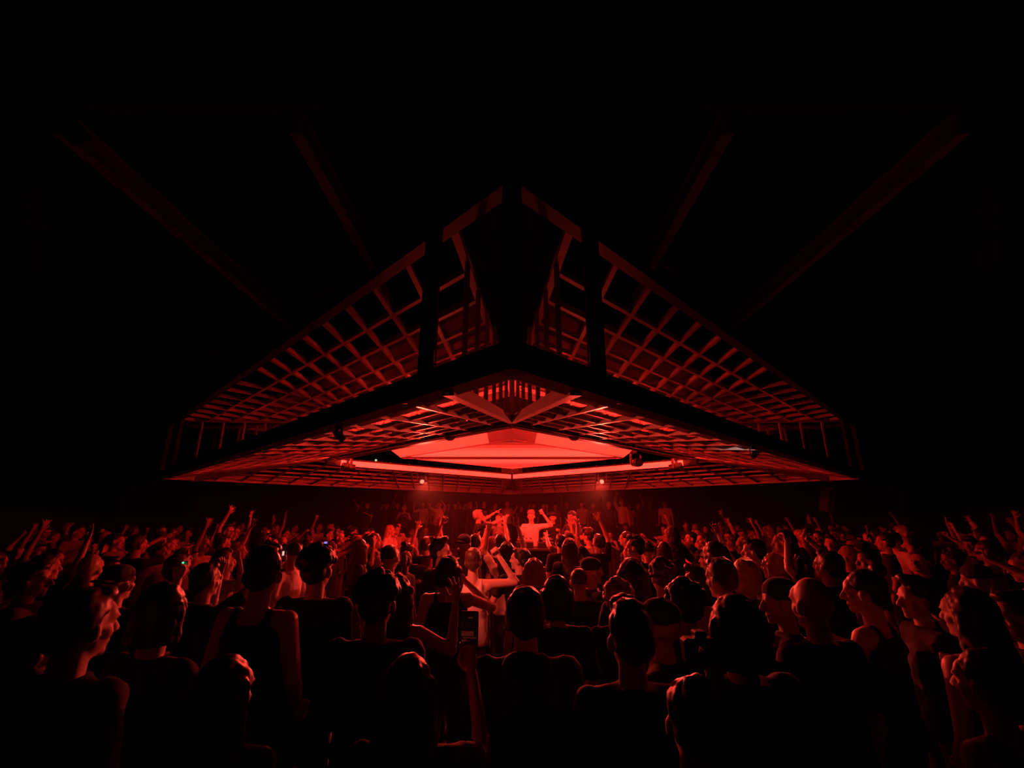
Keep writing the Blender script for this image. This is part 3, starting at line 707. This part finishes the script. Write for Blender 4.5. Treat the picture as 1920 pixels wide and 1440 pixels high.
# ------------------------------------------------------------------ the rest of the crowd, one by one
def zone(px, y):
    cols = [(150, 'at far left edge'), (330, 'under left canopy corner'), (480, 'near the glinting phone'), (620, 'near white T-shirt man'), (760, 'left of tall profile man'),
            (880, 'left of white tank top'), (1000, 'before the decks'), (1120, 'right of the decks'), (1250, 'near lit left-facing profile'), (1380, 'near pale hooded top'),
            (1520, 'near wavy lit hair'), (1650, 'near picture-framing arms'), (1790, 'under right canopy corner'), (9999, 'at far right edge')]
    c = next(n for lim, n in cols if px < lim)
    return ('nearer rows' if y < 5.6 else 'middle rows' if y < 7.6 else 'farther rows' if y < 10 else 'rear floor') + ' ' + c
HW = {'buzz': 'close-cropped', 'short': 'short-haired', 'quiff': 'neat-haired', 'long': 'long-haired', 'longwave': 'wavy-haired', 'bob': 'bob-haired', 'bun': 'bun-haired', 'pony': 'ponytailed', 'curly': 'curly-haired', 'cap': 'peaked-cap', 'capback': 'backwards-cap', 'bald': 'bald'}
PW = {'stand': 'standing still', 'stand_bent': 'with bent arms', 'stand_look_left': 'looking left', 'stand_look_right': 'looking right', 'right_up': 'raising the right hand', 'left_up': 'raising the left hand', 'both_up': 'with both hands up',
      'point_right': 'pointing forward', 'phone_up': 'filming', 'reach_both': 'reaching forward', 'cheer': 'with bent raised arm', 'wave': 'with upright forearm', 'hips': 'with hand on hip'}
used = set()
def crowd_person(x, y, z, H, place, group, yaw=None, arms=.34):
    for k in range(60):
        hair = rnd.choice(['short', 'short', 'quiff', 'buzz', 'curly', 'long', 'long', 'longwave', 'bob', 'bun', 'pony', 'cap', 'capback', 'short'])
        if rnd.random() < arms: pose = rnd.choice(['right_up', 'left_up', 'both_up', 'point_right', 'phone_up', 'reach_both', 'wave', 'cheer', 'left_up', 'right_up'])
        else: pose = rnd.choice(['stand', 'stand', 'stand_bent', 'stand_look_left', 'stand_look_right', 'hips'])
        tc = rnd.choice(['black', 'black', 'charcoal', 'charcoal', 'grey', 'white', 'beige', 'black'])
        cw = {'black': 'black', 'charcoal': 'dark', 'grey': 'mid-tone', 'white': 'white', 'beige': 'pale'}[tc]
        top = rnd.choice(['tee', 'tee', 'long', 'tank'] if pose in ('stand', 'stand_bent', 'right_up', 'left_up') else ['tee'])
        lab = '%s person in %s top %s %s' % (HW[hair], cw, PW[pose], place)
        if lab not in used: break
    used.add(lab)
    hc = 'charcoal' if hair.startswith('cap') else rnd.choice(['dark', 'dark', 'brown', 'brown', 'blond', 'grey'] if rnd.random() < .5 else ['dark'])
    yw = face_dj(x, y) + R(rnd.gauss(0, 16)) if yaw is None else yaw
    o = person(x, y, z, yw, H, pose, hair, hc, top, tc, lab, group, rnd.choice([0, 0, 0, 1, 1, 2]), rnd.choice(['denim', 'black', 'charcoal']), .012)
    if pose == 'phone_up':
        p = hand_world(o, pose); phone(p + Vector((0, 0, .05)), yw, 'phone of the ' + ' '.join(lab.replace(' filming', '').split()[:12]), 'screen_red' if rnd.random() < .5 else 'screen_off')
    return o
n = 0; tries = 0
while n < 176 and tries < 9000:
    tries += 1
    y = 3.0 + 12.5 * rnd.random() ** 1.15; x = rnd.uniform(-12, 12)
    Z = y * math.cos(TILT) + .1; px = 960 + FPX * x / Z
    if px < -30 or px > 1950: continue
    if y < 5.0 and 400 < px < 1660: continue
    if y < 3.6 and 120 < px < 1800: continue
    if abs(x - .2) < 3.1 and 8.75 < y < 13.2: continue
    if abs(x) < 2.4 and y > 13: continue
    if 955 < px < 1045 and y > 5.9: continue
    if y > 11.5 and rnd.random() < .45: continue
    if min((x - a) ** 2 + (y - b) ** 2 for a, b in spots) < (.54 if y < 8 else .6) ** 2: continue
    H = min(1.9, max(1.58, rnd.gauss(1.75, .075)))
    crowd_person(x, y, 0, H, zone(px, y), 'crowd on the dance floor'); n += 1
k = 0
for q in range(26):
    x = -6.2 + q * .5 + rnd.uniform(-.12, .12); y = 18.2 + rnd.uniform(-.3, 1.4)
    side = 'left part' if x < -2.5 else 'middle' if x < 2 else 'right part'
    crowd_person(x, y, .85, rnd.gauss(1.72, .06), 'on raised tier, %s' % side, 'people on the raised tier', math.pi + R(rnd.gauss(0, 15)) + face_dj(x, y) * .0, .5)

# ------------------------------------------------------------------ held things and small lamps
o = objs['long-haired woman at bottom holding up a phone to film']
p = hand_world(o, 'phone_up'); ph = phone(p + Vector((.0, .0, .07)), R(-6), 'near phone with dark screen held up at bottom centre', 'screen_off')
for nm, c, s, m in (('picture_strip', (-.005, -.0062, -.005), (.05, .0008, .018), 'screen_red'), ('picture_line', (.003, -.0062, -.02), (.056, .0008, .004), 'screen_red'), ('picture_tag', (.005, -.0062, .055), (.018, .0008, .006), 'screen_red'),
                    ('picture_patch', (-.018, -.0062, -.033), (.022, .0008, .012), 'screen_red'), ('shutter_button', (.004, -.0062, -.066), (.01, .0008, .006), 'screen_white')): bbox(nm, c, s, M[m], ph)
o = objs['tall man facing left filming with a phone on the right']; phone(hand_world(o, 'phone_up') + Vector((0, 0, .05)), o.rotation_euler.z, 'phone of the tall man filming on the right', 'screen_red')
o = objs['guest with long hair filming between the reaching man and the DJ']; phone(hand_world(o, 'phone_up') + Vector((0, 0, .05)), o.rotation_euler.z, 'phone of the guest filming beside the DJ', 'screen_off')
o = objs['person stretching an arm with a glinting phone on the left']; phone(hand_world(o, 'point_right') + Vector((0, 0, .05)), o.rotation_euler.z, 'glinting bright phone on a stretched arm at left', 'screen_white', 0, .35)
o = objs['low dark person at the bottom holding up a camera']
t = tag(empty('camera_body', hand_world(o, 'phone_up') + Vector((-.03, .03, .06))), 'black camera with ringed lens held up at the bottom right', 'camera')
bbox('body', (0, 0, 0), (.13, .06, .09), M['plastic'], t, .01); bbox('viewfinder', (0, -.005, .055), (.045, .05, .03), M['plastic'], t, .006)
for k in range(3): cylo('lens_ring', (0, -.03 - .02 * k, 0), (0, -.05 - .02 * k, 0), .036 - .002 * k, M['plastic'] if k != 1 else M['chrome'], t, 20)
o = objs['person holding up a small blue-lit phone at left']; phone(hand_world(o, 'phone_up') + Vector((0, 0, .04)), .2, 'phone with small blue glow in the crowd at left', 'led_blue', 0, .55)
def indicator(p, m, label, r=.012):
    t = tag(empty('indicator_lamp', p), label, 'lamp'); bbox('housing', (0, .02, 0), (.06, .04, .05), M['plastic'], t, .006)
    bm = bmesh.new(); ball(bm, (0, -.005, 0), r); mesh_obj('bulb', bm, M[m], t); return t
p = Vector((-2.62, 9.3, ZI + .0)); indicator(at_y(705, 863, 9.9), 'led_green', 'tiny green indicator light left of the glowing light box', .02)
o = objs['person in backwards cap holding a green-lit phone at far left']; phone(hand_world(o, 'phone_up') + Vector((0, 0, .04)), -.3, 'phone with green glow at far left', 'led_green', 0, .28)
# hanging loudspeaker at the right below the canopy corner
t = tag(empty('loudspeaker', at_y(1556, 930, 13.5)), 'dark loudspeaker on a pole below the right canopy corner', 'loudspeaker')
bbox('cabinet', (0, 0, -.1), (.45, .4, .75), M['plastic'], t, .03, (.25, 0, .5)); bbox('grille', (-.1, -.2, -.14), (.36, .02, .62), M['black_steel'], t, .01, (.25, 0, .5))
cylo('pole', (0, .1, -(t.location.z)), (0, .1, -.2), .03, M['dark_steel'], t, 12); bbox('bracket', (0, .05, -.45), (.1, .2, .06), M['dark_steel'], t)
bpy.data.scenes.remove(_lab)

# ------------------------------------------------------------------ thin haze hanging in the room
hz = bpy.data.materials.new('haze'); hz.use_nodes = True
nt = hz.node_tree; nt.nodes.clear(); vo = nt.nodes.new('ShaderNodeVolumeScatter'); ou = nt.nodes.new('ShaderNodeOutputMaterial')
vo.inputs['Density'].default_value = HAZE; vo.inputs['Anisotropy'].default_value = 0; vo.inputs['Color'].default_value = (.9, .9, .9, 1)
nt.links.new(vo.outputs[0], ou.inputs['Volume'])
bm = bmesh.new(); box(bm, (0, 16, 1.75), (17, 13, 2.6)); o = mesh_obj('haze', bm, hz)
tag(o, 'thin red-lit haze hanging behind and around the booth', 'haze'); o['kind'] = 'stuff'
